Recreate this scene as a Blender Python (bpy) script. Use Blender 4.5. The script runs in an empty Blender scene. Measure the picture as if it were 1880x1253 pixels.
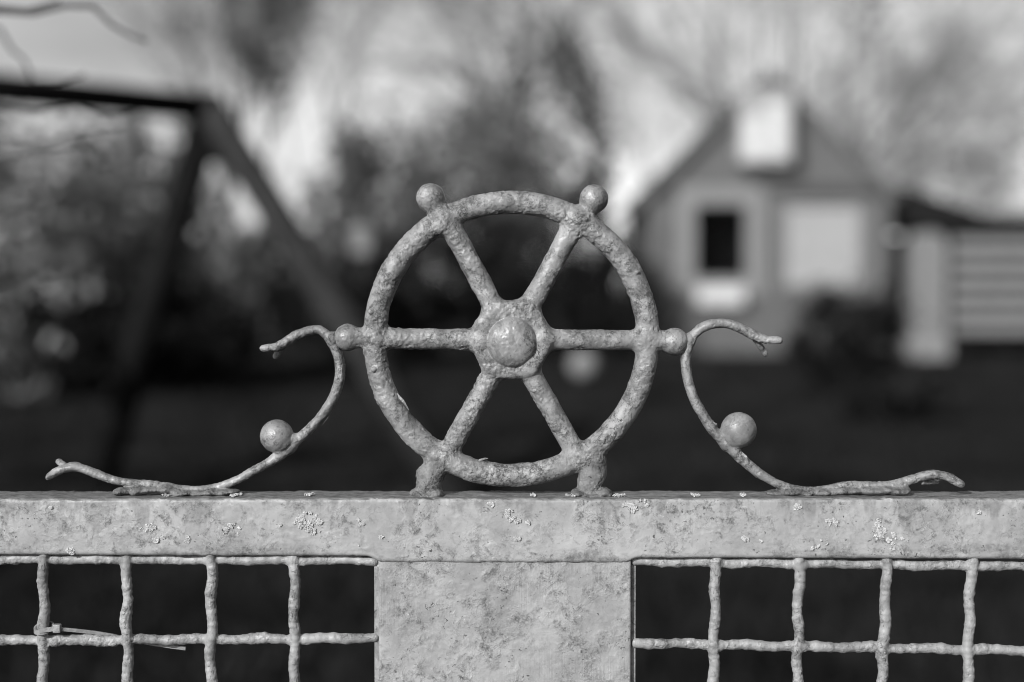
import bpy, math, random
import numpy as np
from mathutils import Vector, Matrix

# ------------------------------------------------------------------ camera, sky, sun, exposure
sc = bpy.context.scene
COL = sc.collection
FPX = 50.0 / 36.0 * 1880.0          # focal length in photograph pixels
CAMZ = 1.12
PITCH = math.atan((626.5 - 540.0) / FPX)
YG = 0.705                           # depth of the gate rail's front face

cam_d = bpy.data.cameras.new('camera')
cam_d.lens = 50; cam_d.sensor_width = 36
cam_d.clip_start = 0.02; cam_d.clip_end = 3000
cam_d.dof.use_dof = True
cam_d.dof.focus_distance = 0.709
cam_d.dof.aperture_fstop = 3.5
cam_d.dof.aperture_blades = 0
cam = bpy.data.objects.new('camera', cam_d); COL.objects.link(cam)
cam.location = (0, 0, CAMZ)
cam.rotation_euler = (math.pi / 2 - PITCH, 0, 0)
sc.camera = cam

SUN_EL = math.radians(27)
SUN_AZ = math.radians(34)            # how far left of straight behind the camera
world = bpy.data.worlds.new('World'); sc.world = world
world.use_nodes = True
wn = world.node_tree.nodes; wl = world.node_tree.links
wn.clear()
sky = wn.new('ShaderNodeTexSky'); sky.sky_type = 'NISHITA'; sky.sun_disc = False
sky.sun_elevation = SUN_EL
sky.sun_rotation = math.radians(180) + SUN_AZ
bw = wn.new('ShaderNodeSeparateColor')     # black-and-white film behind a red filter: only red counts
bg = wn.new('ShaderNodeBackground'); bg.inputs['Strength'].default_value = 0.14
wo = wn.new('ShaderNodeOutputWorld')
wl.new(sky.outputs[0], bw.inputs[0]); # thin broken cloud, the same over the whole sky
tc = wn.new('ShaderNodeTexCoord'); mp = wn.new('ShaderNodeMapping'); mp.inputs['Scale'].default_value = (3, 3, 7)
cl = wn.new('ShaderNodeTexNoise'); cl.inputs['Scale'].default_value = 1.6; cl.inputs['Detail'].default_value = 6
rp = wn.new('ShaderNodeValToRGB'); rp.color_ramp.elements[0].position = .38; rp.color_ramp.elements[1].position = .66
rp.color_ramp.elements[0].color = (.85, .85, .85, 1); rp.color_ramp.elements[1].color = (1.4, 1.4, 1.4, 1)
mu = wn.new('ShaderNodeMath'); mu.operation = 'MULTIPLY'
wl.new(tc.outputs['Generated'], mp.inputs[0]); wl.new(mp.outputs[0], cl.inputs['Vector']); wl.new(cl.outputs['Fac'], rp.inputs[0])
wl.new(bw.outputs[0], mu.inputs[0]); wl.new(rp.outputs[0], mu.inputs[1]); wl.new(mu.outputs[0], bg.inputs[0]); wl.new(bg.outputs[0], wo.inputs[0])

sun_d = bpy.data.lights.new('sun', 'SUN'); sun_d.energy = 5.0; sun_d.angle = math.radians(0.5)
sun_d.color = (1.0, 1.0, 1.0)        # the photograph is black and white
sun = bpy.data.objects.new('sun', sun_d); COL.objects.link(sun)
to_sun = Vector((-math.sin(SUN_AZ) * math.cos(SUN_EL), -math.cos(SUN_AZ) * math.cos(SUN_EL), math.sin(SUN_EL)))
sun.rotation_euler = to_sun.to_track_quat('Z', 'Y').to_euler()
sun.location = (-3, -6, 6)

sc.view_settings.view_transform = 'Standard'
sc.view_settings.look = 'None'
sc.view_settings.exposure = 0.26
sc.view_settings.gamma = 1.0
sc.view_settings.use_curve_mapping = False
sc.render.engine = 'CYCLES'
sc.cycles.use_denoising = True
sc.cycles.filter_width = 1.0
sc.cycles.max_bounces = 6

# ------------------------------------------------------------------ helpers
cP, sP = math.cos(PITCH), math.sin(PITCH)
def at(px, py, Y):
    """world point of the plane at depth Y that the photograph shows at (px, py)"""
    a = (px - 940.0) / FPX; b = -(py - 626.5) / FPX
    dy = cP + b * sP; dz = -sP + b * cP
    t = Y / dy
    return Vector((a * t, Y, CAMZ + dz * t))
def ground(px, py):
    b = -(py - 626.5) / FPX
    dz = -sP + b * cP
    t = CAMZ / -dz
    return Vector(((px - 940.0) / FPX * t, (cP + b * sP) * t, 0.0))

def tag(o, label=None, cat=None, group=None, kind=None):
    if label: o['label'] = label
    if cat: o['category'] = cat
    if group: o['group'] = group
    if kind: o['kind'] = kind
    return o
def empty(name, loc=(0, 0, 0), parent=None):
    o = bpy.data.objects.new(name, None); COL.objects.link(o); o.location = loc
    o.empty_display_size = 0.05
    if parent: put(o, parent)
    return o
def put(o, parent):
    """parent keeping the world place (no object here is rotated or scaled at build time)"""
    o.parent = parent
    w = Vector((0, 0, 0)); p = parent
    while p:
        w += p.location; p = p.parent
    o.location = Vector(o.location) - w
def mesh_obj(name, V, F, mat, parent=None, smooth=True, normals=None):
    me = bpy.data.meshes.new(name)
    V = np.asarray(V, dtype=np.float32)
    if isinstance(F, np.ndarray):
        n = F.shape[1]
        me.vertices.add(len(V)); me.vertices.foreach_set('co', V.ravel())
        me.loops.add(F.size); me.loops.foreach_set('vertex_index', F.ravel().astype(np.int32))
        me.polygons.add(len(F))
        me.polygons.foreach_set('loop_start', np.arange(0, F.size, n, dtype=np.int32))
        me.update(calc_edges=True)
    else:
        me.from_pydata([tuple(map(float, v)) for v in V], [], F)
        me.update()
    if smooth: me.shade_smooth()
    else: me.shade_flat()
    if normals is not None:
        me.normals_split_custom_set_from_vertices([tuple(map(float, v)) for v in normals])
    me.materials.append(mat)
    o = bpy.data.objects.new(name, me); COL.objects.link(o)
    if parent: put(o, parent)
    return o

class MB:
    """collects boxes, prisms and tubes into one mesh"""
    def __init__(s): s.v = []; s.f = []
    def add(s, V, F):
        n = len(s.v); s.v += [tuple(p) for p in V]; s.f += [tuple(i + n for i in q) for q in F]; return s
    def box(s, x0, x1, y0, y1, z0, z1):
        V = [(x, y, z) for x in (x0, x1) for y in (y0, y1) for z in (z0, z1)]
        return s.add(V, [(0, 1, 3, 2), (4, 6, 7, 5), (0, 4, 5, 1), (2, 3, 7, 6), (0, 2, 6, 4), (1, 5, 7, 3)])
    def prism(s, pts, y0, y1):
        n = len(pts)
        V = [(x, y0, z) for x, z in pts] + [(x, y1, z) for x, z in pts]
        F = [tuple(range(n)), tuple(range(2 * n - 1, n - 1, -1))]
        F += [(i, i + n, (i + 1) % n + n, (i + 1) % n) for i in range(n)]
        return s.add(V, F)
    def bar(s, a, b, ra, rb=None, seg=8, cap=True):
        a = Vector(a); b = Vector(b); rb = ra if rb is None else rb
        d = (b - a)
        if d.length < 1e-7: return s
        q = d.to_track_quat('Z', 'Y')
        X = q @ Vector((1, 0, 0)); Y = q @ Vector((0, 1, 0))
        V = []
        for c, r in ((a, ra), (b, rb)):
            for i in range(seg):
                t = 2 * math.pi * i / seg
                V.append(c + X * (math.cos(t) * r) + Y * (math.sin(t) * r))
        F = [(i, (i + 1) % seg, (i + 1) % seg + seg, i + seg) for i in range(seg)]
        if cap: F += [tuple(range(seg - 1, -1, -1)), tuple(range(seg, 2 * seg))]
        return s.add(V, F)
    def lathe(s, c, prof, seg=20):
        V = []; F = []
        for r, z in prof:
            for i in range(seg):
                t = 2 * math.pi * i / seg
                V.append((c[0] + r * math.cos(t), c[1] + r * math.sin(t), c[2] + z))
        for k in range(len(prof) - 1):
            for i in range(seg):
                j = (i + 1) % seg
                F.append((k * seg + i, k * seg + j, (k + 1) * seg + j, (k + 1) * seg + i))
        return s.add(V, F)
    def build(s, name, mat, parent=None, smooth=False):
        return mesh_obj(name, s.v, s.f, mat, parent, smooth)

# noise on numpy points
_lat = np.random.RandomState(7).rand(64, 64, 64).astype(np.float32)
def vnoise(P, scale, seed=0):
    q = P / scale + np.array([seed * 17.31 + 0.5, seed * 5.77 + 0.25, seed * 9.13 + 0.75], dtype=np.float32)
    i = np.floor(q).astype(np.int32); f = (q - i).astype(np.float32); f = f * f * (3 - 2 * f)
    i0 = i & 63; i1 = (i + 1) & 63
    x0, y0, z0 = i0.T; x1, y1, z1 = i1.T; fx, fy, fz = f.T
    c00 = _lat[x0, y0, z0] * (1 - fx) + _lat[x1, y0, z0] * fx
    c10 = _lat[x0, y1, z0] * (1 - fx) + _lat[x1, y1, z0] * fx
    c01 = _lat[x0, y0, z1] * (1 - fx) + _lat[x1, y0, z1] * fx
    c11 = _lat[x0, y1, z1] * (1 - fx) + _lat[x1, y1, z1] * fx
    return (c00 * (1 - fy) + c10 * fy) * (1 - fz) + (c01 * (1 - fy) + c11 * fy) * fz
def fbm(P, scale, octs=3, seed=0):
    a = 0.0; w = 0.0; k = 1.0
    for o in range(octs):
        a = a + k * vnoise(P, scale / 2 ** o, seed + o * 3); w += k; k *= 0.55
    return a / w
def sstep(x, a, b):
    t = np.clip((x - a) / (b - a), 0, 1); return t * t * (3 - 2 * t)
def crust(P, rough=1.0, seed=0):
    """relief in mm of thick old paint: smooth stretches, peeled islands and gritty crusts (P in mm)"""
    lump = (fbm(P, 10.0, 2, seed) - 0.5) * 0.9
    worn = sstep(fbm(P, 17.0, 2, seed + 40), 0.44, 0.56)
    fl = fbm(P, 5.0, 4, seed + 20)
    flake = (sstep(fl, 0.49, 0.515) * 0.38 + sstep(fl, 0.585, 0.605) * 0.3) * (0.25 + 0.75 * worn)
    grit_mask = sstep(fbm(P, 11.0, 2, seed + 60), 0.5, 0.62)
    grit = (fbm(P, 1.6, 2, seed + 50) - 0.5) * (0.12 + 1.5 * grit_mask)
    pit = -sstep(vnoise(P, 1.9, seed + 70), 0.8, 0.9) * 0.5 * worn
    return rough * (lump + flake - 0.2 + grit + pit)

# ------------------------------------------------------------------ signed-distance modelling (mm)
class Field:
    def __init__(s, lo, hi, h):
        s.lo = np.array(lo, np.float32); s.h = h
        s.n = np.ceil((np.array(hi) - np.array(lo)) / h).astype(int) + 1
        s.f = np.full(tuple(s.n), 20.0, np.float32)
        s.best = np.full(tuple(s.n), 1e3, np.float32)
        s.lab = np.zeros(tuple(s.n), np.int16)
        s.ax = [s.lo[k] + h * np.arange(s.n[k], dtype=np.float32) for k in range(3)]
    def _sl(s, lo, hi, m):
        sl = []
        for k in range(3):
            a = int(max(0, math.floor((lo[k] - m - s.lo[k]) / s.h))); b = int(min(s.n[k], math.ceil((hi[k] + m - s.lo[k]) / s.h) + 1))
            if b <= a: return None
            sl.append(slice(a, b))
        return tuple(sl)
    def put(s, fn, lo, hi, lab, k=2.0, m=7.0):
        sl = s._sl(lo, hi, m)
        if sl is None: return
        X = s.ax[0][sl[0]][:, None, None]; Y = s.ax[1][sl[1]][None, :, None]; Z = s.ax[2][sl[2]][None, None, :]
        d = fn(X, Y, Z).astype(np.float32)
        a = s.f[sl]
        hh = np.clip(0.5 + 0.5 * (d - a) / k, 0, 1)
        s.f[sl] = d * (1 - hh) + a * hh - k * hh * (1 - hh)
        bst = s.best[sl]; w = d < bst
        bst[w] = d[w]; s.lab[sl][w] = lab
    def capsule(s, a, b, ra, rb, lab, k=2.0, ydep=1.0):
        a = np.array(a, float); b = np.array(b, float); ab = b - a; L = ab.copy(); L[1] /= ydep
        den = max((L * L).sum(), 1e-9)
        def fn(X, Y, Z):
            px = X - a[0]; py = (Y - a[1]) / ydep; pz = Z - a[2]
            t = np.clip((px * L[0] + py * L[1] + pz * L[2]) / den, 0, 1)
            return np.sqrt((px - L[0] * t) ** 2 + (py - L[1] * t) ** 2 + (pz - L[2] * t) ** 2) - (ra + (rb - ra) * t)
        r = max(ra, rb) * max(1, ydep)
        s.put(fn, np.minimum(a, b) - r, np.maximum(a, b) + r, lab, k)
    def ellipsoid(s, c, r, lab, k=2.0):
        c = np.array(c, float); r = np.array(r, float)
        def fn(X, Y, Z):
            q = np.sqrt(((X - c[0]) / r[0]) ** 2 + ((Y - c[1]) / r[1]) ** 2 + ((Z - c[2]) / r[2]) ** 2)
            q2 = np.sqrt(((X - c[0]) / r[0] ** 2) ** 2 + ((Y - c[1]) / r[1] ** 2) ** 2 + ((Z - c[2]) / r[2] ** 2) ** 2) + 1e-6
            return q * (q - 1) / q2
        s.put(fn, c - r, c + r, lab, k)
    def torus(s, c, R, r, lab, k=2.0):
        def fn(X, Y, Z):
            q = np.sqrt((X - c[0]) ** 2 + (Z - c[2]) ** 2) - R
            return np.sqrt(q * q + (Y - c[1]) ** 2) - r
        s.put(fn, (c[0] - R - r, c[1] - r, c[2] - R - r), (c[0] + R + r, c[1] + r, c[2] + R + r), lab, k)
    def disc(s, c, R, hy, rnd, lab, k=2.0):
        def fn(X, Y, Z):
            q = np.sqrt((X - c[0]) ** 2 + (Z - c[2]) ** 2) - (R - rnd)
            w = np.abs(Y - c[1]) - (hy - rnd)
            return np.minimum(np.maximum(q, w), 0) + np.sqrt(np.maximum(q, 0) ** 2 + np.maximum(w, 0) ** 2) - rnd
        s.put(fn, (c[0] - R, c[1] - hy, c[2] - R), (c[0] + R, c[1] + hy, c[2] + R), lab, k)
    def relief(s, amount, seed=0, smooth_labels=(), calm=0.35):
        idx = np.nonzero(np.abs(s.f) < 2.6)
        P = np.stack([s.ax[0][idx[0]], s.ax[1][idx[1]], s.ax[2][idx[2]]], 1)
        a = np.full(len(P), amount, np.float32)
        if len(smooth_labels):
            a = np.where(np.isin(s.lab[idx], list(smooth_labels)), amount * calm, a)
        s.f[idx] -= crust(P, 1.0, seed) * a
    def extract(s):
        """naive surface nets -> vertices (m), quads, normals, a label for each quad"""
        f = s.f; n = s.n
        ins = f < 0
        c = n - 1
        cnt = np.zeros(tuple(c), np.int8)
        for dx in (0, 1):
            for dy in (0, 1):
                for dz in (0, 1):
                    cnt += ins[dx:dx + c[0], dy:dy + c[1], dz:dz + c[2]]
        act = (cnt > 0) & (cnt < 8)
        ci = np.stack(np.nonzero(act), 1)
        vid = np.full(tuple(c), -1, np.int32); vid[act] = np.arange(len(ci))
        corner = {}
        for dx in (0, 1):
            for dy in (0, 1):
                for dz in (0, 1):
                    corner[(dx, dy, dz)] = f[ci[:, 0] + dx, ci[:, 1] + dy, ci[:, 2] + dz]
        acc = np.zeros((len(ci), 3), np.float32); num = np.zeros(len(ci), np.float32)
        for ax in range(3):
            o = [k for k in range(3) if k != ax]
            for u in (0, 1):
                for v in (0, 1):
                    k0 = [0, 0, 0]; k0[o[0]] = u; k0[o[1]] = v; k1 = list(k0); k1[ax] = 1
                    a = corner[tuple(k0)]; b = corner[tuple(k1)]
                    w = (a < 0) != (b < 0)
                    t = np.where(w, a / np.where(w, a - b, 1), 0)
                    p = np.zeros((len(ci), 3), np.float32); p[:, o[0]] = u; p[:, o[1]] = v; p[:, ax] = t
                    acc += p * w[:, None]; num += w
        loc = acc / num[:, None]
        V = (s.lo + (ci + loc) * s.h)
        C = corner
        gx = sum(C[1, i, j] - C[0, i, j] for i in (0, 1) for j in (0, 1))
        gy = sum(C[i, 1, j] - C[i, 0, j] for i in (0, 1) for j in (0, 1))
        gz = sum(C[i, j, 1] - C[i, j, 0] for i in (0, 1) for j in (0, 1))
        N = np.stack([gx, gy, gz], 1); N /= np.linalg.norm(N, axis=1)[:, None] + 1e-9
        quads = []
        for ax in range(3):
            o = [k for k in range(3) if k != ax]
            a = [slice(None)] * 3; b = [slice(None)] * 3
            a[ax] = slice(0, -1); b[ax] = slice(1, None)
            ch = ins[tuple(a)] != ins[tuple(b)]
            e = np.stack(np.nonzero(ch), 1)
            ok = (e[:, o[0]] > 0) & (e[:, o[1]] > 0) & (e[:, o[0]] < c[o[0]]) & (e[:, o[1]] < c[o[1]])
            e = e[ok]
            q = []
            for u, v in ((0, 0), (1, 0), (1, 1), (0, 1)):
                k = e.copy(); k[:, o[0]] -= u; k[:, o[1]] -= v
                q.append(vid[k[:, 0], k[:, 1], k[:, 2]])
            q = np.stack(q, 1)
            flip = ins[e[:, 0], e[:, 1], e[:, 2]]
            if ax == 1: flip = ~flip
            q[flip] = q[flip][:, ::-1]
            quads.append(q[:, ::-1])
        Q = np.concatenate(quads)
        vl = s.lab[ci[:, 0], ci[:, 1], ci[:, 2]]
        return V * 0.001, Q, N, vl[Q[:, 0]]

def split(V, Q, N, L, lab):
    q = Q[L == lab]
    u, inv = np.unique(q, return_inverse=True)
    return V[u], inv.reshape(q.shape), N[u]

# ------------------------------------------------------------------ materials (greys: the photograph has no colour)
def newmat(name):
    m = bpy.data.materials.new(name); m.use_nodes = True
    nt = m.node_tree
    return m, nt, nt.nodes, nt.links, nt.nodes['Principled BSDF']
def grey(v): return (v, v, v, 1.0)
def ramp(ns, ls, src, p0, c0, p1, c1, interp='LINEAR'):
    r = ns.new('ShaderNodeValToRGB'); e = r.color_ramp.elements
    e[0].position = p0; e[0].color = grey(c0); e[1].position = p1; e[1].color = grey(c1)
    r.color_ramp.interpolation = interp
    ls.new(src, r.inputs[0]); return r.outputs[0]
def math_n(ns, ls, op, a, b=None):
    n = ns.new('ShaderNodeMath'); n.operation = op
    for i, s in enumerate((a, b)):
        if s is None: continue
        if isinstance(s, (int, float)): n.inputs[i].default_value = s
        else: ls.new(s, n.inputs[i])
    return n.outputs[0]
def mixc(ns, ls, fac, a, b, mode='MIX'):
    n = ns.new('ShaderNodeMix'); n.data_type = 'RGBA'; n.blend_type = mode
    for i, s in ((0, fac), (6, a), (7, b)):
        if isinstance(s, (int, float)):
            n.inputs[i].default_value = s if i == 0 else grey(s)
        else: ls.new(s, n.inputs[i])
    return n.outputs[2]
def noise_n(ns, ls, vec, scale, detail=4, rough=0.6, dist=0.0):
    n = ns.new('ShaderNodeTexNoise'); n.inputs['Scale'].default_value = scale
    n.inputs['Detail'].default_value = detail; n.inputs['Roughness'].default_value = rough
    n.inputs['Distortion'].default_value = dist
    ls.new(vec, n.inputs['Vector']); return n.outputs['Fac']
def mapped(ns, ls, vec, scale):
    n = ns.new('ShaderNodeMapping'); n.inputs['Scale'].default_value = scale
    ls.new(vec, n.inputs['Vector']); return n.outputs[0]

def iron_paint(name, base, dirt_lo=0.50, dirt_hi=0.66, dirt=0.17, crack=0.55, speck=0.6, bump=0.35, brush=0.0, rough=0.44, spec=0.4, patch=0.5):
    """old silver-grey gate paint: smooth stretches, blotches, pits, cracked islands and grime"""
    m, nt, ns, ls, p = newmat(name)
    g = ns.new('ShaderNodeNewGeometry'); pos = g.outputs['Position']
    big = noise_n(ns, ls, pos, 38, 4, 0.6)
    c = ramp(ns, ls, big, 0.34, base * 0.8, 0.66, base * 1.15)
    # crisp-edged islands where a coat has come away or a later coat still sits
    pn = noise_n(ns, ls, pos, 95, 4, 0.55, 0.4)
    c = mixc(ns, ls, ramp(ns, ls, pn, 0.555, 0.0, 0.567, patch), c, base * 0.55)
    c = mixc(ns, ls, ramp(ns, ls, pn, 0.415, patch, 0.427, 0.0), c, base * 1.35)
    worn = ramp(ns, ls, noise_n(ns, ls, pos, 52, 4, 0.62, 0.3), 0.44, 0.0, 0.58, 1.0)      # where the paint has failed
    mid = noise_n(ns, ls, pos, 190, 7, 0.66, 0.5)
    fine = noise_n(ns, ls, pos, 850, 4, 0.7)
    dm = ramp(ns, ls, mid, dirt_lo, 0, dirt_hi, 1.0)
    dm = math_n(ns, ls, 'MULTIPLY', dm, ramp(ns, ls, fine, 0.38, 0.2, 0.58, 1.0))
    dm = math_n(ns, ls, 'MULTIPLY', dm, math_n(ns, ls, 'ADD', math_n(ns, ls, 'MULTIPLY', worn, 0.7), 0.3))
    c = mixc(ns, ls, dm, c, dirt)
    sp = ramp(ns, ls, noise_n(ns, ls, pos, 560, 2, 0.5), 0.66, 0, 0.70, speck)
    sp = math_n(ns, ls, 'MULTIPLY', sp, ramp(ns, ls, noise_n(ns, ls, pos, 80, 3, 0.6), 0.46, 0.06, 0.6, 1.0))
    c = mixc(ns, ls, sp, c, 0.05)
    # broken paint edges: one contour of a slow noise, only in failed areas
    cn = noise_n(ns, ls, pos, 120, 5, 0.6, 0.5)
    w = math_n(ns, ls, 'ABSOLUTE', math_n(ns, ls, 'SUBTRACT', cn, 0.53))
    line = ramp(ns, ls, w, 0.0, 1.0, 0.015, 0.0)
    line = math_n(ns, ls, 'MULTIPLY', math_n(ns, ls, 'MULTIPLY', line, worn), crack)
    c = mixc(ns, ls, line, c, 0.035)
    sc_ = ramp(ns, ls, noise_n(ns, ls, pos, 300, 4, 0.65), 0.62, 0, 0.70, 0.6)
    sc_ = math_n(ns, ls, 'MULTIPLY', sc_, worn)
    c = mixc(ns, ls, sc_, c, base * 1.5)
    ls.new(c, p.inputs['Base Color'])
    layer = math_n(ns, ls, 'MULTIPLY', ramp(ns, ls, cn, 0.525, 0.0, 0.54, 1.0), worn)
    h = math_n(ns, ls, 'ADD', math_n(ns, ls, 'MULTIPLY', layer, 0.4), math_n(ns, ls, 'MULTIPLY', mid, 0.38))
    gr = math_n(ns, ls, 'MULTIPLY', fine, math_n(ns, ls, 'ADD', math_n(ns, ls, 'MULTIPLY', worn, 0.55), 0.1))
    h = math_n(ns, ls, 'ADD', h, gr)
    h = math_n(ns, ls, 'SUBTRACT', h, math_n(ns, ls, 'MULTIPLY', sp, 0.4))
    if brush:
        st = noise_n(ns, ls, mapped(ns, ls, pos, (1100, 1100, 25)), 1.0, 2, 0.5)
        st = math_n(ns, ls, 'MULTIPLY', st, ramp(ns, ls, noise_n(ns, ls, pos, 30, 2, 0.5), 0.45, 0.0, 0.6, 1.0))
        h = math_n(ns, ls, 'ADD', h, math_n(ns, ls, 'MULTIPLY', st, brush))
    b = ns.new('ShaderNodeBump'); b.inputs['Strength'].default_value = bump; b.inputs['Distance'].default_value = 0.0016
    ls.new(h, b.inputs['Height']); ls.new(b.outputs[0], p.inputs['Normal'])
    ls.new(ramp(ns, ls, mid, 0.38, rough - 0.06, 0.62, rough + 0.25), p.inputs['Roughness'])
    p.inputs['Specular IOR Level'].default_value = spec
    return m, nt, ns, ls, p, c, pos

M_wheel = iron_paint('old_paint_on_cast_iron', 0.18, 0.445, 0.545, 0.045, 1.0, .85, 0.45, rough=.42)[0]
M_ball = iron_paint('smooth_paint_on_balls', 0.165, 0.49, 0.59, 0.055, 0.9, 0.7, 0.3, rough=0.33, spec=.5)[0]
M_wire = iron_paint('thick_paint_on_wire', 0.205, 0.49, 0.62, 0.08, 0.8, 0.6, 0.5)[0]
M_weld = iron_paint('rusty_weld', 0.13, 0.42, 0.56, 0.035, 0.8, 0.9, 1.0, rough=0.65)[0]
M_plate = iron_paint('pitted_paint_on_plate', 0.225, 0.47, 0.60, 0.075, 0.35, 1.0, 0.36, brush=0.35, patch=.18)[0]
M_tie = iron_paint('painted_over_plastic', 0.18, 0.5, 0.7, 0.1, 0.3, 0.4, 0.3, rough=0.4)[0]

def rail_material():
    m, nt, ns, ls, p, c, pos = iron_paint('stained_paint_on_rail', 0.245, 0.50, 0.61, 0.07, 0.45, 1.0, 0.24, patch=.15)
    # grime that has run from the upper edge and settled on the flat top
    sep = ns.new('ShaderNodeSeparateXYZ'); ls.new(pos, sep.inputs[0])
    zt = at(940, 915, YG).z
    below = math_n(ns, ls, 'SUBTRACT', zt, sep.outputs[2])           # metres below the front upper edge
    drip = noise_n(ns, ls, mapped(ns, ls, pos, (55, 0.1, 9)), 1.0, 4, 0.6)
    reach = math_n(ns, ls, 'MULTIPLY', ramp(ns, ls, drip, 0.46, 0.0, 0.75, 1.0), 0.034)
    m1 = math_n(ns, ls, 'DIVIDE', math_n(ns, ls, 'SUBTRACT', reach, below), 0.006)
    m1 = ramp(ns, ls, m1, 0.0, 0.0, 1.0, 0.55)
    m1 = math_n(ns, ls, 'MULTIPLY', m1, ramp(ns, ls, noise_n(ns, ls, pos, 300, 5, 0.7), 0.3, 0.3, 0.6, 1.0))
    c = mixc(ns, ls, m1, c, 0.085)
    # soot-like film along the lower edge in places
    low = ramp(ns, ls, below, 0.017, 0.0, 0.030, 0.75)
    lowm = math_n(ns, ls, 'MULTIPLY', low, ramp(ns, ls, noise_n(ns, ls, mapped(ns, ls, pos, (22, 1, 90)), 1.0, 5, 0.65), 0.46, 0.0, 0.56, 1.0))
    lowm = math_n(ns, ls, 'MULTIPLY', lowm, ramp(ns, ls, noise_n(ns, ls, pos, 420, 4, 0.7), 0.35, 0.2, 0.6, 1.0))
    c = mixc(ns, ls, lowm, c, 0.05)
    up = ramp(ns, ls, below, 0.0, 1.0, 0.0016, 0.0)
    dirty = ramp(ns, ls, noise_n(ns, ls, mapped(ns, ls, pos, (120, 400, 400)), 1.0, 5, 0.7), 0.35, 0.05, 0.7, 0.2)
    geo = ns.new('ShaderNodeNewGeometry')
    sn = ns.new('ShaderNodeSeparateXYZ'); ls.new(geo.outputs['True Normal'], sn.inputs[0])
    flat_top = ramp(ns, ls, sn.outputs[2], 0.55, 0.0, 0.9, 1.0)
    c = mixc(ns, ls, flat_top, c, dirty)
    ls.new(c, p.inputs['Base Color'])
    return m
M_rail = rail_material()

def plain(name, lo, hi, scale, rough=0.8, bump=0.0, detail=5, spec=0.03):
    m, nt, ns, ls, p = newmat(name)
    g = ns.new('ShaderNodeNewGeometry')
    n = noise_n(ns, ls, g.outputs['Position'], scale, detail, 0.6)
    ls.new(ramp(ns, ls, n, 0.3, lo, 0.7, hi), p.inputs['Base Color'])
    p.inputs['Roughness'].default_value = rough
    p.inputs['Specular IOR Level'].default_value = spec
    if bump:
        b = ns.new('ShaderNodeBump'); b.inputs['Strength'].default_value = 0.6; b.inputs['Distance'].default_value = bump
        ls.new(n, b.inputs['Height']); ls.new(b.outputs[0], p.inputs['Normal'])
    return m
M_lichen = plain('pale_lichen', 0.27, 0.43, 700, 0.9)
M_lichen_grey = plain('grey_lichen', 0.40, 0.62, 900, 0.9)
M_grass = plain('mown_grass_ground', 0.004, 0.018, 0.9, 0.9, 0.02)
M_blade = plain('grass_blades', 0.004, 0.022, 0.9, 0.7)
M_darkwood = plain('dark_tarred_timber', 0.004, 0.009, 6, 0.75, 0.003)
M_paler_wood = plain('paler_dark_timber', 0.014, 0.03, 6, 0.75, 0.003)  # same dark timber in a paler tone, for the right legs
M_wall = plain('house_boarding', 0.085, 0.105, 4, 0.8)
M_trim = plain('house_pale_trim', 0.15, 0.185, 5, 0.7)
M_white = plain('white_paint', 0.36, 0.5, 5, 0.5)
M_blind = plain('drawn_pale_blind', 0.23, 0.28, 3, 0.8)
M_roof = plain('roof_felt', 0.04, 0.06, 6, 0.85)
M_black = plain('black_roofing', 0.008, 0.015, 5, 0.8)
M_room_shade = plain('painted_room_shade', 0.004, 0.006, 3, 0.9)  # near-black colour that paints in the shade of the room
M_fence = plain('weathered_fence_boards', 0.12, 0.17, 5, 0.8)
M_bark = plain('bark', 0.05, 0.09, 9, 0.9, 0.01)
M_bark_pale = plain('pale_bark', 0.2, 0.32, 9, 0.9, 0.01)
M_twig_near = plain('grey_twig_bark', 0.05, 0.09, 60, 0.85, 0.002)
M_brush = plain('dry_pale_brushwood', 0.24, 0.4, 4, 0.9)
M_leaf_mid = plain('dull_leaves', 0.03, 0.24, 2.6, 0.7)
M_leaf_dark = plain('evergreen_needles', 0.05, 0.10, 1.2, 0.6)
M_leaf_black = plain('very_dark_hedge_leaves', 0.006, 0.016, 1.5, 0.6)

def glass_mat():
    m, nt, ns, ls, p = newmat('window_glass')
    ns.remove(p)
    t = ns.new('ShaderNodeBsdfTransparent'); t.inputs[0].default_value = grey(.85)
    g = ns.new('ShaderNodeBsdfGlossy'); g.inputs['Roughness'].default_value = .03
    x = ns.new('ShaderNodeMixShader'); x.inputs[0].default_value = .002
    ls.new(t.outputs[0], x.inputs[1]); ls.new(g.outputs[0], x.inputs[2])
    ls.new(x.outputs[0], ns['Material Output'].inputs[0])
    return m
M_glass = glass_mat()

# ================================================================== THE SETTING
gx = np.linspace(-1, 1, 61); gx = np.sign(gx) * np.abs(gx) ** 3 * 700
gy = np.concatenate([np.linspace(-12, 40, 105), 40 + (np.linspace(0, 1, 30)[1:] ** 2.5) * 1500])
GX, GY = np.meshgrid(gx, gy, indexing='ij')
P = np.stack([GX.ravel(), GY.ravel(), np.zeros(GX.size)], 1).astype(np.float32)
P[:, 2] = -0.045 * vnoise(P, 2.3, 2) - 0.004
i = np.arange(GX.size).reshape(GX.shape)
Q = np.stack([i[:-1, :-1], i[1:, :-1], i[1:, 1:], i[:-1, 1:]], -1).reshape(-1, 4)
lawn = tag(mesh_obj('lawn', P, Q, M_grass), kind='structure')

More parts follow.
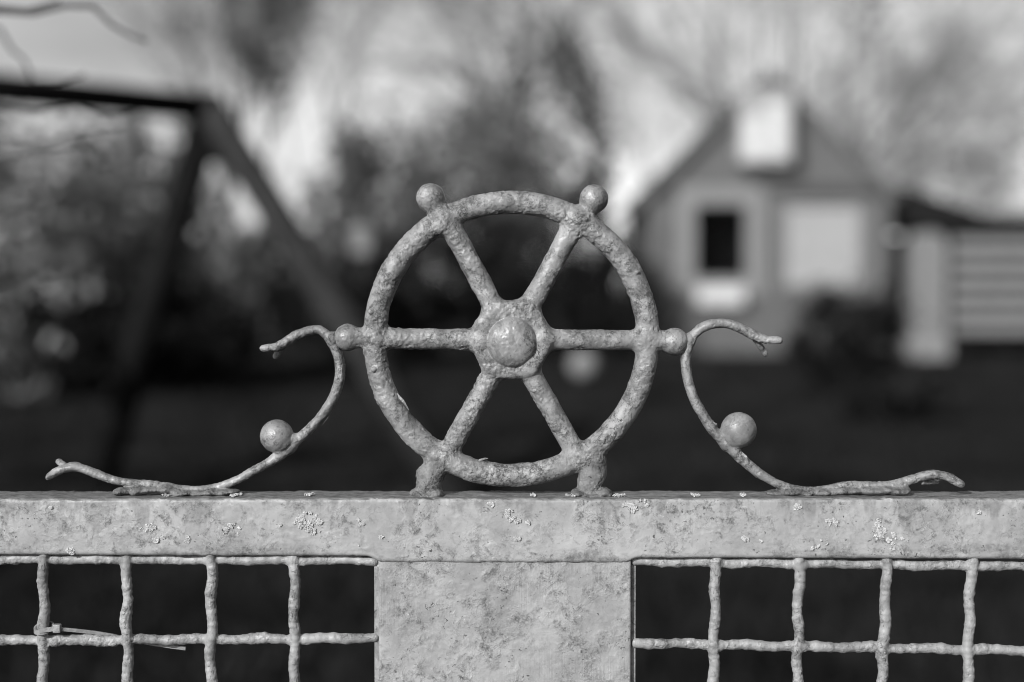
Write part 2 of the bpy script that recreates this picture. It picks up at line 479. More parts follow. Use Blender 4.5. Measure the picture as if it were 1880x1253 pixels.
rg = np.random.RandomState(3)
def grass_field(n):
    d = 2.2 + 26 * rg.rand(n) ** 1.5
    x = (rg.rand(n) - 0.5) * d * 0.95
    h = 0.035 + 0.05 * rg.rand(n); w = 0.004 + 0.006 * rg.rand(n) + d * 0.0004
    a = rg.rand(n) * 6.283; lean = (rg.rand(n, 2) - 0.5) * 0.06
    z0 = -0.03
    b0 = np.stack([x - np.cos(a) * w, d - np.sin(a) * w, np.full(n, z0)], 1)
    b1 = np.stack([x + np.cos(a) * w, d + np.sin(a) * w, np.full(n, z0)], 1)
    t = np.stack([x + lean[:, 0], d + lean[:, 1], z0 + h], 1)
    V = np.stack([b0, b1, t], 1).reshape(-1, 3)
    return V, np.arange(n * 3).reshape(n, 3)
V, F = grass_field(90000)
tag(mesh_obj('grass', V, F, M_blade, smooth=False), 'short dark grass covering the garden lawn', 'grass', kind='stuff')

# ================================================================== FAR AND MIDDLE GROUND
# ---- plants
def leaves(pts, size, rs, flat=0.0):
    n = len(pts)
    a = rs.normal(size=(n, 3)); a[:, 2] *= (1 - flat); a /= np.linalg.norm(a, axis=1)[:, None]
    b = rs.normal(size=(n, 3)); b -= (b * a).sum(1)[:, None] * a; b /= np.linalg.norm(b, axis=1)[:, None]
    s = size * (0.55 + 0.9 * rs.rand(n))[:, None]
    V = np.stack([pts - a * s, pts + b * s * 0.5, pts + a * s, pts - b * s * 0.5], 1).reshape(-1, 3)
    return V, np.arange(n * 4).reshape(n, 4)
def clump_points(n, c, r, rs, clumps=40, spread=0.24, hollow=0.45):
    u = rs.normal(size=(clumps, 3)); u /= np.linalg.norm(u, axis=1)[:, None]
    k = hollow + (1 - hollow) * rs.rand(clumps) ** 0.7
    cc = u * k[:, None]
    w = rs.randint(0, clumps, n)
    p = cc[w] + rs.normal(size=(n, 3)) * spread * (0.6 + 0.8 * rs.rand(clumps))[w][:, None]
    return np.array(c) + p * np.array(r)
def shrub(name, label, cat, group, px, d, top, halfw, mat, n=4500, leaf=0.05, bottom=0.0, seed=0, trunk_mat=None, clumps=45, depth=None, trunk=0.05, spread=.19):
    """leafy plant standing on the lawn: top in photograph pixels, half width in metres"""
    rs = np.random.RandomState(seed + 11)
    base = at(px, 540, d); base.z = -0.02
    zt = at(px, top, d).z
    root = empty(name, base); tag(root, label, cat, group)
    zc = (zt + bottom) / 2; rz = (zt - bottom) / 2 / 1.12
    P = clump_points(n, (base.x, base.y, zc), (halfw / 1.12, (depth or halfw) / 1.12, rz), rs, clumps, spread)
    P[:, 2] = np.maximum(P[:, 2], 0.02)
    V, F = leaves(P, leaf, rs)
    mesh_obj('crown', V, F, mat, root, False)
    mb = MB()
    mb.bar(base, (base.x, base.y, zc + rz * 0.5), trunk, trunk * 0.4, 7)
    for k in range(9):
        t = 0.15 + 0.75 * rs.rand(); z = zc * t
        q = rs.rand() * 6.28
        mb.bar((base.x, base.y, z), (base.x + math.cos(q) * halfw * .75, base.y + math.sin(q) * halfw * .6, min(zt, z + rz * (.5 + .6 * rs.rand()))), trunk * .5, trunk * .12, 5)
    mb.build('trunk', trunk_mat or M_bark, root)
    return root
def bare_tree(name, label, group, px, d, top, spread, mat, seed, r0=0.11, levels=5, fork=0.25, stems=1, twig=0.008, lean=0.0, droop=0.0, kids=(3, 4), leaf_mat=None, nleaf=0, leaf=0.05, cat='tree'):
    rs = random.Random(seed)
    base = at(px, 540, d); base.z = -0.03
    H = at(px, top, d).z
    root = empty(name, base); tag(root, label, cat, group)
    tr = MB(); cr = MB(); tips = []
    def grow(p, dirv, length, r, lev):
        mb = tr if lev == 0 else cr
        nseg = 4 if lev < 2 else 3
        pts = [p]; dv = dirv.copy()
        for k in range(nseg):
            dv = (dv + Vector((rs.gauss(0, .13), rs.gauss(0, .13), rs.gauss(0.03 - droop * lev * .03, .09)))).normalized()
            q = pts[-1] + dv * (length / nseg)
            ra = r * (1 - 0.62 * k / nseg); rb = r * (1 - 0.62 * (k + 1) / nseg)
            mb.bar(pts[-1], q, max(ra, twig * .6), max(rb, twig * .5), 6 if lev < 2 else 3, lev < 2)
            pts.append(q)
        tips.append(pts[-1])
        if lev >= levels: return
        nk = rs.randint(*kids) + (2 if lev == 0 else 0)
        for j in range(nk):
            t = (fork if lev == 0 else 0.25) + (1 - (fork if lev == 0 else 0.25)) * (j + rs.random()) / nk
            k = min(int(t * nseg), nseg - 1); fr = t * nseg - k
            p0 = pts[k].lerp(pts[k + 1], min(1, fr))
            az = rs.random() * 6.283
            tilt = spread * (0.7 + 0.6 * rs.random())
            ax = dv.orthogonal().normalized(); ax.rotate(Matrix.Rotation(az, 3, dv))
            nd = dv.copy(); nd.rotate(Matrix.Rotation(tilt, 3, ax))
            grow(p0, nd, length * rs.uniform(.5, .72), r * rs.uniform(.42, .58) * (1 - .4 * t), lev + 1)
    for s in range(stems):
        dv = Vector((rs.gauss(lean, .05 if stems == 1 else .28), rs.gauss(0, .05 if stems == 1 else .2), 1)).normalized()
        grow(Vector(base), dv, H * 0.66 * rs.uniform(.9, 1.05), r0 * (1 if stems == 1 else .7), 0)
    tr.build('trunk', mat, root, True)
    crown = cr.build('crown', mat, root)
    if leaf_mat:
        r2 = np.random.RandomState(seed)
        T = np.array([tuple(t) for t in tips])
        P = T[r2.randint(0, len(T), nleaf)] + r2.normal(size=(nleaf, 3)) * leaf * 2.2
        V, F = leaves(P, leaf, r2)
        mesh_obj('foliage', V, F, leaf_mat, root, False)
    return root

G_SH = 'sunlit shrubs behind the swing frame'
for k, (px, d, top, hw, mat, n, lf, lab) in enumerate([
    (20, 15.5, 165, 1.05, M_leaf_mid, 3000, .075, 'loose sunlit shrub at the left edge behind the swing frame'),
    (150, 17.5, 175, 1.15, M_leaf_mid, 3300, .075, 'broad sunlit shrub between the left edge and the slanting swing leg'),
    (275, 19.0, 185, 1.0, M_leaf_mid, 3000, .08, 'tall sunlit shrub touching the left swing leg under the beam'),
    (505, 21.0, 400, 1.0, M_leaf_dark, 2500, .06, 'low dull shrub seen through the legs of the swing frame'),
    (400, 18.0, 400, 0.65, M_leaf_mid, 1400, .06, 'small pale shrub between the two swing legs'),
]):
    shrub('shrub', lab, 'shrub', G_SH, px, d, top, hw, mat, n, lf, 0.15, 40 + k, clumps=34)
G_EV = 'dark evergreens behind the wheel'
shrub('evergreen_tree', 'rounded dark evergreen left of the wheel, above the pale box', 'tree', G_EV, 700, 25, 180, 1.3, M_leaf_dark, 5600, .075, 0.9, 61, clumps=44)
shrub('evergreen_tree', 'broad dark evergreen right behind the top of the wheel', 'tree', G_EV, 880, 26.5, 185, 1.45, M_leaf_dark, 7000, .075, 0.8, 62, clumps=54)
shrub('evergreen_tree', 'tallest dark evergreen with ragged top, beside the house gable', 'tree', G_EV, 1005, 28, 30, 1.5, M_leaf_dark, 3400, .085, 0.9, 63, clumps=30)
shrub('ivy_clad_tree', 'dark ivy covered tree top rising over the peak of the swing frame', 'tree', None, 490, 34, -110, 1.2, M_leaf_dark, 2800, .085, 5.4, 64, clumps=34, trunk=.1)
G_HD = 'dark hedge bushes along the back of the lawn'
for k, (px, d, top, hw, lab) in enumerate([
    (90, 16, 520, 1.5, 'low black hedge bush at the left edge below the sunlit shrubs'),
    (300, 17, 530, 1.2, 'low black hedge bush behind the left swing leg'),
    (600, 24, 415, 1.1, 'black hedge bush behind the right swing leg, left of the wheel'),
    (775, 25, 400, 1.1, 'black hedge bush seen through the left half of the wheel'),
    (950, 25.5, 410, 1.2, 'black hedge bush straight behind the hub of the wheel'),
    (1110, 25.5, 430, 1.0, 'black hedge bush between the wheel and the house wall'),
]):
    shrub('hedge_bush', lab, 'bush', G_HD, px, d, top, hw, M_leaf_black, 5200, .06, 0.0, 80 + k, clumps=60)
G_BT = 'bare winter trees against the sky'
bare_tree('bare_tree', 'slim bare tree trunk standing between the swing legs', G_BT, 447, 23, 250, .55, M_bark, 5, .08, 3)
bare_tree('bare_tree', 'bare tree with dark straight trunk left of the house roof', G_BT, 1112, 29, -260, .6, M_bark, 6, .21, 3, .35, 1, .03)
bare_tree('bare_tree', 'pale twiggy tree fanning out above the house roof', G_BT, 1432, 40, -190, .5, M_bark, 7, .2, 4, .2, 4, .02)
bare_tree('bare_tree', 'dense grey bare tree right of the house', G_BT, 1690, 44, 60, .62, M_bark_pale, 8, .12, 5, .15, 2, .018, leaf_mat=M_brush, nleaf=5000, leaf=.07)
bare_tree('bare_tree', 'grey bare tree at the right edge above the slatted fence', G_BT, 1835, 40, 110, .62, M_bark_pale, 9, .1, 5, .15, 2, .016, leaf_mat=M_brush, nleaf=4200, leaf=.07)
bare_tree('bare_tree', 'thin bare tree left of the gable, high in the sky', G_BT, 1215, 46, -80, .6, M_bark_pale, 10, .13, 4, .3, 1, .025)
bare_tree('bare_tree', 'hazy bare tree above the rounded evergreen', G_BT, 630, 52, -140, .6, M_bark, 12, .16, 4, .3, 1, .025)
bare_tree('bare_tree', 'bare tree above the middle of the wheel', G_BT, 915, 50, -190, .55, M_bark, 13, .2, 4, .3, 1, .03)
bare_tree('bare_tree', 'dark leaning bare tree rising over the end of the swing beam', G_BT, 372, 40, -160, .5, M_bark, 14, .2, 4, .3, 1, .03, -.07)

# ---- swing frame
A = at(386, 199, 8.5); B = at(-40, 160, 7.65)
dirb = (B - A).normalized()
L0 = ground(172, 893); R0 = ground(850, 925)
root = empty('swing_frame', (A.x, A.y, 0)); tag(root, 'dark timber swing frame with level beam and slanting legs on the lawn', 'swing frame')
B2 = A + dirb * 2.6
MB().bar(A - dirb * .06, B2 + dirb * .16, .085, .085, 14).build('beam', M_darkwood, root, True)
off = (B2 - A); off.z = 0
for a, b, wood in ((A, L0, M_darkwood), (A, R0, M_paler_wood), (B2, L0 + off, M_darkwood), (B2, R0 + off, M_paler_wood)):
    b = Vector((b.x, b.y, -0.05)); u = (a - b).normalized()
    MB().bar(b, a + u * .05, .1, .098, 12).build('leg', wood, root, True)
for a in (A, B2):
    l = a.lerp(L0 + (a - A) * Vector((1, 1, 0)).length * 0, .12)
    MB().bar(a.lerp(Vector((L0.x + a.x - A.x, L0.y + a.y - A.y, 0)), .13), a.lerp(Vector((R0.x + a.x - A.x, R0.y + a.y - A.y, 0)), .13), .05, .05, 10).build('brace', M_darkwood, root, True)

# ---- the house
D = 26.6
def H(px, py, d=D): v = at(px, py, d); return v.x, v.z
xl, _ = H(1190, 400); xr, _ = H(1632, 400)
ze = H(1400, 352)[1]; xa, za = H(1409, 138)
house = empty('house', ((xl + xr) / 2, D + 2.5, 0)); tag(house, 'small grey gabled house with white attic bay behind the gate', 'house')
def rect(px0, px1, py0, py1): a = H(px0, py0); b = H(px1, py1); return a[0], b[0], b[1], a[1]
# front wall with real window openings
openings = {'attic': rect(1358, 1446, 205, 296), 'left': rect(1276, 1368, 377, 511), 'right': rect(1440, 1578, 376, 522)}
mb = MB()
ax0, ax1, az0, az1 = openings['attic']; lx0, lx1, lz0, lz1 = openings['left']; rx0, rx1, rz0, rz1 = openings['right']
T = .16
mb.box(xl, lx0, D, D + T, -.1, ze).box(lx0, lx1, D, D + T, -.1, lz0).box(lx0, lx1, D, D + T, lz1, ze)
mb.box(lx1, rx0, D, D + T, -.1, ze).box(rx0, rx1, D, D + T, -.1, rz0).box(rx0, rx1, D, D + T, rz1, ze).box(rx1, xr, D, D + T, -.1, ze)
def roofz(x): return za - (za - ze) * (abs(x - xa) / ((xa - xl) if x < xa else (xr - xa)))
mb.prism([(xl, ze), (ax0, ze), (ax0, roofz(ax0) - .02)], D, D + T)
mb.prism([(ax1, ze), (xr, ze), (ax1, roofz(ax1) - .02)], D, D + T)
mb.box(ax0, ax1, D, D + T, ze, az0)
topz = min(roofz(ax0), roofz(ax1)) - .02
mb.prism([(ax0, az1), (ax1, az1), (ax1, max(az1 + .01, roofz(ax1) - .03)), (xa, za - .03), (ax0, max(az1 + .01, roofz(ax0) - .03))], D, D + T)
mb.box(xl, xl + T, D + T, D + 5, -.1, ze).box(xr - T, xr, D + T, D + 5, -.1, ze).box(xl + T, xr - T, D + 4.84, D + 5, -.1, ze)
mb.prism([(xl, ze), (xr, ze), (xa, za)], D + 4.84, D + 5)
mb.build('wall', M_wall, house)
ov = .2
for s, (x0, x1) in ((0, (xl, xa)), (1, (xr, xa))):
    u = Vector((x1 - x0, za - ze)); u.normalize(); nrm = Vector((-u.y, u.x)) if s == 0 else Vector((u.y, -u.x))
    p0 = Vector((x0, ze)) - u * (.5 if s == 0 else ov); p1 = Vector((x1, za))
    r = MB().prism([tuple(p0), tuple(p1), tuple(p1 + Vector((0, .08))), tuple(p0 + nrm * .06)], D - .15, D + 5.3).build('roof_slope', M_roof, house)
    q0 = p0 - nrm * .06; q1 = p1 - Vector((0, .08))
    MB().prism([tuple(q0), tuple(q1), tuple(p1 + Vector((0, .09))), tuple(p0 + nrm * .07)], D - .19, D - .153).build('bargeboard', M_wall, r)
def window(o, fw, fm, kind, sill=None):
    x0, x1, z0, z1 = o
    w = MB().box(x0 - fw, x0, D - .05, D + .06, z0 - fw, z1 + fw).box(x1, x1 + fw, D - .05, D + .06, z0 - fw, z1 + fw)
    w.box(x0, x1, D - .05, D + .06, z1, z1 + fw).box(x0, x1, D - .05, D + .06, z0 - fw, z0)
    f = w.build('window', fm, house)
    if kind == 'dark':
        MB().box(x0 + .005, x1 - .005, D + .03, D + .036, z0 + .005, z1 - .005).build('pane', M_glass, f)
        MB().box(x0 - .3, x1 + .3, D + .9, D + .92, z0 - .3, z1 + .3).build('room_shade_sheet', M_room_shade, f)  # near-black sheet standing in for the unlit room behind the pane
    else:
        MB().box(x0 + .005, x1 - .005, D + .035, D + .06, z0 + .005, z1 - .005).build('blind', M_white if kind == 'white' else M_blind, f)
    if sill:
        MB().box(*sill).build('window_box', M_white, f)
sx0, sx1, sz0, sz1 = rect(1278, 1362, 528, 560)
ox0, ox1, oz0, oz1 = rect(1352, 1446, 165, 304)
orl = MB().prism([(ox0, oz0), (ox1, oz0), (ox1, oz1 - .12), ((ox0 + ox1) / 2, oz1), (ox0, oz1 - .12)], D - .45, D - .01).build('attic_bay', M_blind, house)
MB().box(ox0 + .05, (ox0 + ox1) / 2 - .02, D - .475, D - .453, oz0 + .06, oz1 - .55).build('bay_panel', M_white, orl)
MB().box((ox0 + ox1) / 2 + .02, ox1 - .1, D - .475, D - .453, oz0 + .12, oz1 - .3).build('bay_panel', M_white, orl)
window(openings['left'], .34, M_trim, 'dark', (sx0, sx1, D - .3, D - .055, sz0, sz1))
window(openings['right'], .09, M_trim, 'blind')
for x0, x1, z1 in ((xl - .02, xl + .14, ze), (xr - .14, xr + .02, ze), (H(1405, 0)[0], H(1425, 0)[0], ze)):
    MB().box(x0, x1, D - .03, D - .003, 0, z1).build('corner_board', M_wall, house)
MB().box(xl + .15, xr - .15, D - .028, D - .003, ze - .12, ze + .1).build('band_board', M_roof, house)

# ---- things right of the house
d2 = 25.0
def X2(px, d): return at(px, 540, d).x
r0 = empty('open_shed', (X2(1760, 27.5), 27.5, 0)); tag(r0, 'low open shed with black sloping roof right of the house', 'shed')
zA = at(1655, 346, 27).z; zB = at(1800, 398, 27).z
x0, x1, x2 = X2(1648, 27), X2(1800, 27), X2(1990, 27)
MB().prism([(x0, zA - .72), (x1, zB - .3), (x2, zB - .3), (x2, zB - .02), (x1, zB), (x0, zA)], 26.6, 29.4).build('roof', M_black, r0)
MB().box(xr + .012, x2, 29.2, 29.3, 0, zB - .31).build('back_wall', M_darkwood, r0)
for x in (x0 + .08, x1, x2 - .1):
    MB().box(x - .06, x + .06, 26.75, 26.87, -.05, zB - .31).build('post', M_darkwood, r0)

d3 = 25.2
pil = empty('pillar', (X2(1700, d3), d3, 0)); tag(pil, 'pale rendered pillar with rounded top left of the slatted fence', 'pillar')
pw = X2(1733, d3) - X2(1667, d3); px_ = X2(1700, d3); zt = at(1700, 425, d3).z
pts = [(px_ - pw / 2, -.05), (px_ + pw / 2, -.05)] + [(px_ + pw / 2 * math.cos(t), zt - pw * .45 + pw * .45 * math.sin(t)) for t in np.linspace(0, math.pi, 12)]
MB().prism(pts, d3 - .2, d3 + .2).build('shaft', M_fence, pil)
MB().box(px_ - pw / 2 - .05, px_ + pw / 2 + .05, d3 - .25, d3 + .25, -.05, .32).build('plinth', M_trim, pil)
fr = empty('slatted_fence', (X2(1850, d3), d3, 0)); tag(fr, 'pale fence of level slats at the right edge', 'fence')
fx0, fx1 = X2(1748, d3), X2(2080, d3)
for k in range(6):
    z = at(1800, 447 + k * 31, d3).z
    MB().box(fx0, fx1, d3 - .02, d3 + .01, z - .105, z + .105).build('slat', M_fence, fr)
for px in (1752, 1915, 2070):
    x = X2(px, d3); MB().box(x - .06, x + .06, d3 + .012, d3 + .12, -.05, at(px, 430, d3).z).build('post', M_darkwood, fr)

shrub('garden_bush', 'dark bush on the lawn in front of the house, right of the scroll tip', 'bush', None, 1552, 17.5, 530, .78, M_leaf_black, 3600, .05, 0.0, 101, clumps=40)
shrub('garden_bush', 'small dark bush low on the lawn below the slatted fence', 'bush', None, 1640, 12.5, 690, .45, M_leaf_black, 2400, .04, 0.0, 102, clumps=30)

bxd = 22.5; c = at(663, 445, bxd)
nb = empty('nesting_box', (c.x, c.y, 0)); tag(nb, 'small pale box on a post before the dark hedge, left of the wheel', 'nesting box')
MB().box(c.x - .14, c.x + .14, c.y - .12, c.y + .12, c.z - .2, c.z + .18).build('box_body', M_trim, nb)
MB().prism([(c.x - .2, c.z + .17), (c.x + .2, c.z + .17), (c.x, c.z + .29)], c.y - .17, c.y + .17).build('roof', M_bark_pale, nb)
MB().bar((c.x, c.y, -.05), (c.x, c.y, c.z - .2), .03, .03, 8).build('post', M_bark, nb)

g = ground(1072, 697)
ball = tag(MB().lathe((g.x, g.y, 0), [(.001, 0)] + [(.19 * math.sin(t), .19 - .19 * math.cos(t)) for t in np.linspace(.12, math.pi - .02, 18)], 24).build('ball', M_trim, None, True),
    'round pale ball lying on the lawn behind the wheel', 'ball')

# ---- twigs of a shrub that stands just left of the picture, a little behind the gate
tw = empty('twiggy_bush', (-.86, 1.4, 0)); tag(tw, 'bare bush at the left edge reaching its thin twigs into the picture', 'bush')
mb = MB()
rs = random.Random(21)
def wob(a, b, n=7, s=.012):
    a = Vector(a); b = Vector(b); pts = []
    for k in range(n + 1):
        t = k / n; p = a.lerp(b, t)
        if 0 < k < n: p += Vector((rs.gauss(0, s), rs.gauss(0, s), rs.gauss(0, s)))
        pts.append(p)
    return pts
def cane(mb, pts, r0, r1):
    n = len(pts) - 1
    for k in range(n):
        mb.bar(pts[k], pts[k + 1], r0 + (r1 - r0) * k / n, r0 + (r1 - r0) * (k + 1) / n, 6, k == n - 1)
for (sx, tipx, tipz, ty) in ((-.86, -.62, 1.5, 1.3), (-.9, -.64, 1.4, 1.45), (-.82, -.62, 1.2, 1.25), (-.92, -.8, 1.7, 1.45)):
    p = wob((sx, 1.4, -.03), (tipx, ty, tipz), 9, .012); canes = MB(); cane(canes, p, .010, .0042)
    canes.build('cane', M_twig_near, tw, True)
for chain, r in (
    ([(-.62, 1.3, 1.48)] + [tuple(at(x, y, 1.28)) for x, y in ((-90, 30), (0, 20), (60, 24), (120, 10), (170, 12), (205, 46), (240, 66), (268, 76))], .0028),
    ([(-.63, 1.32, 1.45)] + [tuple(at(x, y, 1.22)) for x, y in ((-60, -10), (0, 14), (50, 18), (110, 2))], .002),
    ([(-.64, 1.4, 1.38)] + [tuple(at(x, y, 1.5)) for x, y in ((-50, 30), (0, 55), (20, 90), (45, 112), (60, 150), (110, 150), (155, 138))], .0022),
    ([(-.62, 1.28, 1.22)] + [tuple(at(x, y, 1.3)) for x, y in ((-60, 300), (30, 285), (100, 274), (175, 268))], .0024),
    ([(-.63, 1.35, 1.22)] + [tuple(at(x, y, 1.5)) for x, y in ((-60, 250), (90, 262), (150, 240), (210, 236), (262, 228))], .002),
    ([(-.63, 1.35, 1.15)] + [tuple(at(x, y, 1.45)) for x, y in ((-60, 400), (20, 372), (70, 380), (130, 350))], .0018),
    ([(-.63, 1.3, 1.1)] + [tuple(at(x, y, 1.3)) for x, y in ((-40, 560), (20, 545), (60, 520), (120, 512))], .002),
    ([(-.63, 1.36, 1.3)] + [tuple(at(x, y, 1.55)) for x, y in ((-40, 190), (60, 205), (140, 196), (200, 214), (250, 206))], .002),
):
    twigs = MB(); cane(twigs, [Vector(p) for p in chain], r * 1.3, r * .6)
    twigs.build('twig', M_twig_near, tw, True)

# ================================================================== THE GATE
ZT = at(940, 915.5, YG).z                  # front upper edge of the rail
gate = empty('gate', (0, YG + .014, 0))
tag(gate, 'grey painted iron gate with ship wheel ornament, scrolls and wire mesh', 'gate')
MM = 1000.0
YW = YG + 0.0135                           # middle plane of the ornament
def mm(px, py, Y=YW): v = at(px, py, Y); return np.array([v.x, v.y, v.z]) * MM
S = (at(1040, 600, YW).x - at(940, 600, YW).x) * 10.0      # mm per photograph pixel

# ---- top rail: a square tube swept along x, its lower edge sinks where the plate is welded on
def rail():
    RX = .575; r = 2.0; dep = 28.0
    xs = np.concatenate([np.linspace(-RX, -.30, 140)[:-1], np.linspace(-.30, .30, 700), np.linspace(.30, RX, 140)[1:]]) * MM
    prof = []                                # (y, t) y depth mm, t 0 top .. 1 bottom, normal
    def arc(cy, ct, a0, a1, n=6):
        for k in range(n + 1):
            a = a0 + (a1 - a0) * k / n; prof.append((cy + r * math.cos(a), ct, r * math.sin(a), math.cos(a), math.sin(a)))
    for k in range(1, 26): prof.append((r + (dep - 2 * r) * (1 - k / 26.), 0, 0.0, 0, 1))
    arc(r, 0, math.pi / 2, math.pi); prof[-7:] = [(a, 0, c - r, d, e) for a, b, c, d, e in prof[-7:]]
    for k in range(1, 40): prof.append((0, k / 40., None, -1, 0))
    n0 = len(prof); arc(r, 1, math.pi, 1.5 * math.pi); prof[n0:] = [(a, 1, c + r, d, e) for a, b, c, d, e in prof[n0:]]
    for k in range(1, 10): prof.append((r + (dep - 2 * r) * k / 10., 1, 0.0, 0, -1))
    n0 = len(prof); arc(dep - r, 1, 1.5 * math.pi, 2 * math.pi); prof[n0:] = [(a, 1, c + r, d, e) for a, b, c, d, e in prof[n0:]]
    for k in range(1, 8): prof.append((dep, 1 - k / 8., None, 1, 0))
    n0 = len(prof); arc(dep - r, 0, 0, math.pi / 2); prof[n0:] = [(a, 0, c - r, d, e) for a, b, c, d, e in prof[n0:]]
    px = xs / S + 940
    zb0 = np.interp(px, [0, 690, 1165, 1880], [1020, 1022.5, 1025.5, 1027.5])
    wav = (fbm(np.stack([xs, xs * 0, xs * 0], 1).astype(np.float32), 9, 2, 5) - .5) * 5
    sink = sstep(px, 676, 706) * (1 - sstep(px, 1145, 1170))
    zb = zb0 + (1034 + wav - zb0) * sink
    zbm = np.array([at(940, v, YG).z for v in zb]) * MM
    ztm = ZT * MM + (fbm(np.stack([xs, xs * 0, xs * 0], 1).astype(np.float32), 40, 2, 8) - .5) * .5
    m = len(prof); n = len(xs)
    V = np.zeros((n, m, 3), np.float32); N = np.zeros((n, m, 3), np.float32)
    for j, (y, t, dz, ny, nz) in enumerate(prof):
        V[:, j, 0] = xs; V[:, j, 1] = YG * MM + y
        if dz is None: V[:, j, 2] = (ztm - r) * (1 - t) + (zbm + r) * t
        elif t == 0: V[:, j, 2] = ztm + dz
        else: V[:, j, 2] = zbm + dz
        N[:, j, 1] = ny; N[:, j, 2] = nz
    P = V.reshape(-1, 3)
    top = (N.reshape(-1, 3)[:, 2] > .7)
    disp = (fbm(P, 22, 3, 1) - .5) * .45 + (fbm(P, 3.0, 3, 2) - .5) * .22
    fl = fbm(P, 6.5, 4, 9); disp += sstep(fl, .56, .585) * .13 - sstep(fl, .64, .66) * .2
    disp += np.where(top, (fbm(P, 4, 3, 12) - .5) * .9, 0)
    V = (P + N.reshape(-1, 3) * disp[:, None]) * .001
    i = np.arange(n * m).reshape(n, m); j2 = np.roll(i, -1, axis=1)
    Q = np.stack([i[:-1], i[1:], j2[1:], j2[:-1]], -1).reshape(-1, 4)
    return mesh_obj('top_rail', V, Q, M_rail, gate)
top_rail = rail()

# ---- middle plate
def plate():
    x0 = at(695, 1100, YG + .001).x * MM; x1 = at(1159, 1100, YG + .001).x * MM
    zt = at(940, 1024, YG).z * MM; zb = 75.0
    xs = np.concatenate([x0 + np.array([0, 0, .15, .4, .8]), np.linspace(x0 + 1.2, x1 - 1.2, 190), x1 - np.array([.8, .4, .15, 0, 0])])
    inx = np.concatenate([[4.0, 1.2, .6, .25, .08], np.zeros(190), [.08, .25, .6, 1.2, 4.0]])
    zs = np.concatenate([np.linspace(zt, zt - 75, 120), np.linspace(zt - 75, zb, 60)[1:]])
    X, Z = np.meshgrid(xs, zs, indexing='ij'); IN = np.repeat(inx[:, None], len(zs), 1)
    P = np.stack([X.ravel(), np.zeros(X.size), Z.ravel()], 1).astype(np.float32)
    lump = (fbm(P, 11, 3, 31) - .5) * 1.3 + (fbm(P, 3.2, 3, 33) - .5) * .55
    fl = fbm(P, 7, 4, 35); lump += sstep(fl, .58, .61) * .25
    edge = np.clip(1 - IN.ravel() * 2, 0, 1)
    Y = YG * MM + 1.25 + IN.ravel() - lump * .55 * edge
    P[:, 1] = Y
    i = np.arange(X.size).reshape(X.shape)
    Q = np.stack([i[:-1, 1:], i[1:, 1:], i[1:, :-1], i[:-1, :-1]], -1).reshape(-1, 4)
    o = mesh_obj('middle_plate', P * .001, Q[:, ::-1], M_plate, gate)
    return o
middle_plate = plate()
MB().box(at(699, 1100, YG).x, at(1155, 1100, YG).x, YG + .0052, YG + .02, .07, at(940, 1030, YG).z).build('plate_backing', M_plate, gate)

# ---- painted tubes
def rod(name, pts, r, mat, parent, seg=14, step=.0008, amp=.35, seed=0, flat=1.0, wave=None, rfun=None):
    pts = np.array([tuple(p) for p in pts]) * MM
    # smooth resample (Catmull-Rom)
    P = np.vstack([2 * pts[0] - pts[1], pts, 2 * pts[-1] - pts[-2]])
    out = []
    for k in range(1, len(P) - 2):
        L = np.linalg.norm(P[k + 1] - P[k]); n = max(2, int(L / (step * MM)))
        t = np.linspace(0, 1, n, endpoint=False)[:, None]
        a, b, c_, d = P[k - 1], P[k], P[k + 1], P[k + 2]
        out.append(.5 * ((2 * b) + (c_ - a) * t + (2 * a - 5 * b + 4 * c_ - d) * t ** 2 + (3 * b - a - 3 * c_ + d) * t ** 3))
    out.append(pts[-1:])
    C = np.vstack(out).astype(np.float32)
    if wave is not None: C = C + wave(C)
    T = np.gradient(C, axis=0); T /= np.linalg.norm(T, axis=1)[:, None]
    up = np.tile(np.array([[0, 1, 0]], np.float32), (len(C), 1))
    U = up - (up * T).sum(1)[:, None] * T; U /= np.linalg.norm(U, axis=1)[:, None]
    W = np.cross(T, U)
    a = np.linspace(0, 2 * math.pi, seg, endpoint=False)
    D_ = U[:, None, :] * np.cos(a)[None, :, None] * flat + W[:, None, :] * np.sin(a)[None, :, None]
    R = np.full((len(C), 1), r * MM, np.float32)
    if rfun is not None: R = R * rfun(np.linspace(0, 1, len(C)))[:, None]
    R[0] *= .55; R[-1] *= .55
    V = C[:, None, :] + D_ * R[:, :, None]
    F_ = V.reshape(-1, 3).astype(np.float32)
    disp = crust(F_, amp, seed)
    V = (F_ + (D_ / np.linalg.norm(D_, axis=2)[..., None]).reshape(-1, 3) * disp[:, None])
    n = len(C); V = np.vstack([V, C[:1] - T[:1] * r * 250, C[-1:] + T[-1:] * r * 250])
    i = np.arange(n * seg).reshape(n, seg); j = np.roll(i, -1, 1)
    Q = np.stack([i[:-1], j[:-1], j[1:], i[1:]], -1).reshape(-1, 4)
    caps = []
    for k in range(seg):
        caps.append((n * seg, i[0, (k + 1) % seg], i[0, k])); caps.append((n * seg + 1, i[-1, k], i[-1, (k + 1) % seg]))
    F = [tuple(map(int, q)) for q in Q] + [tuple(map(int, c)) for c in caps]
    return mesh_obj(name, V * .001, F, mat, parent)

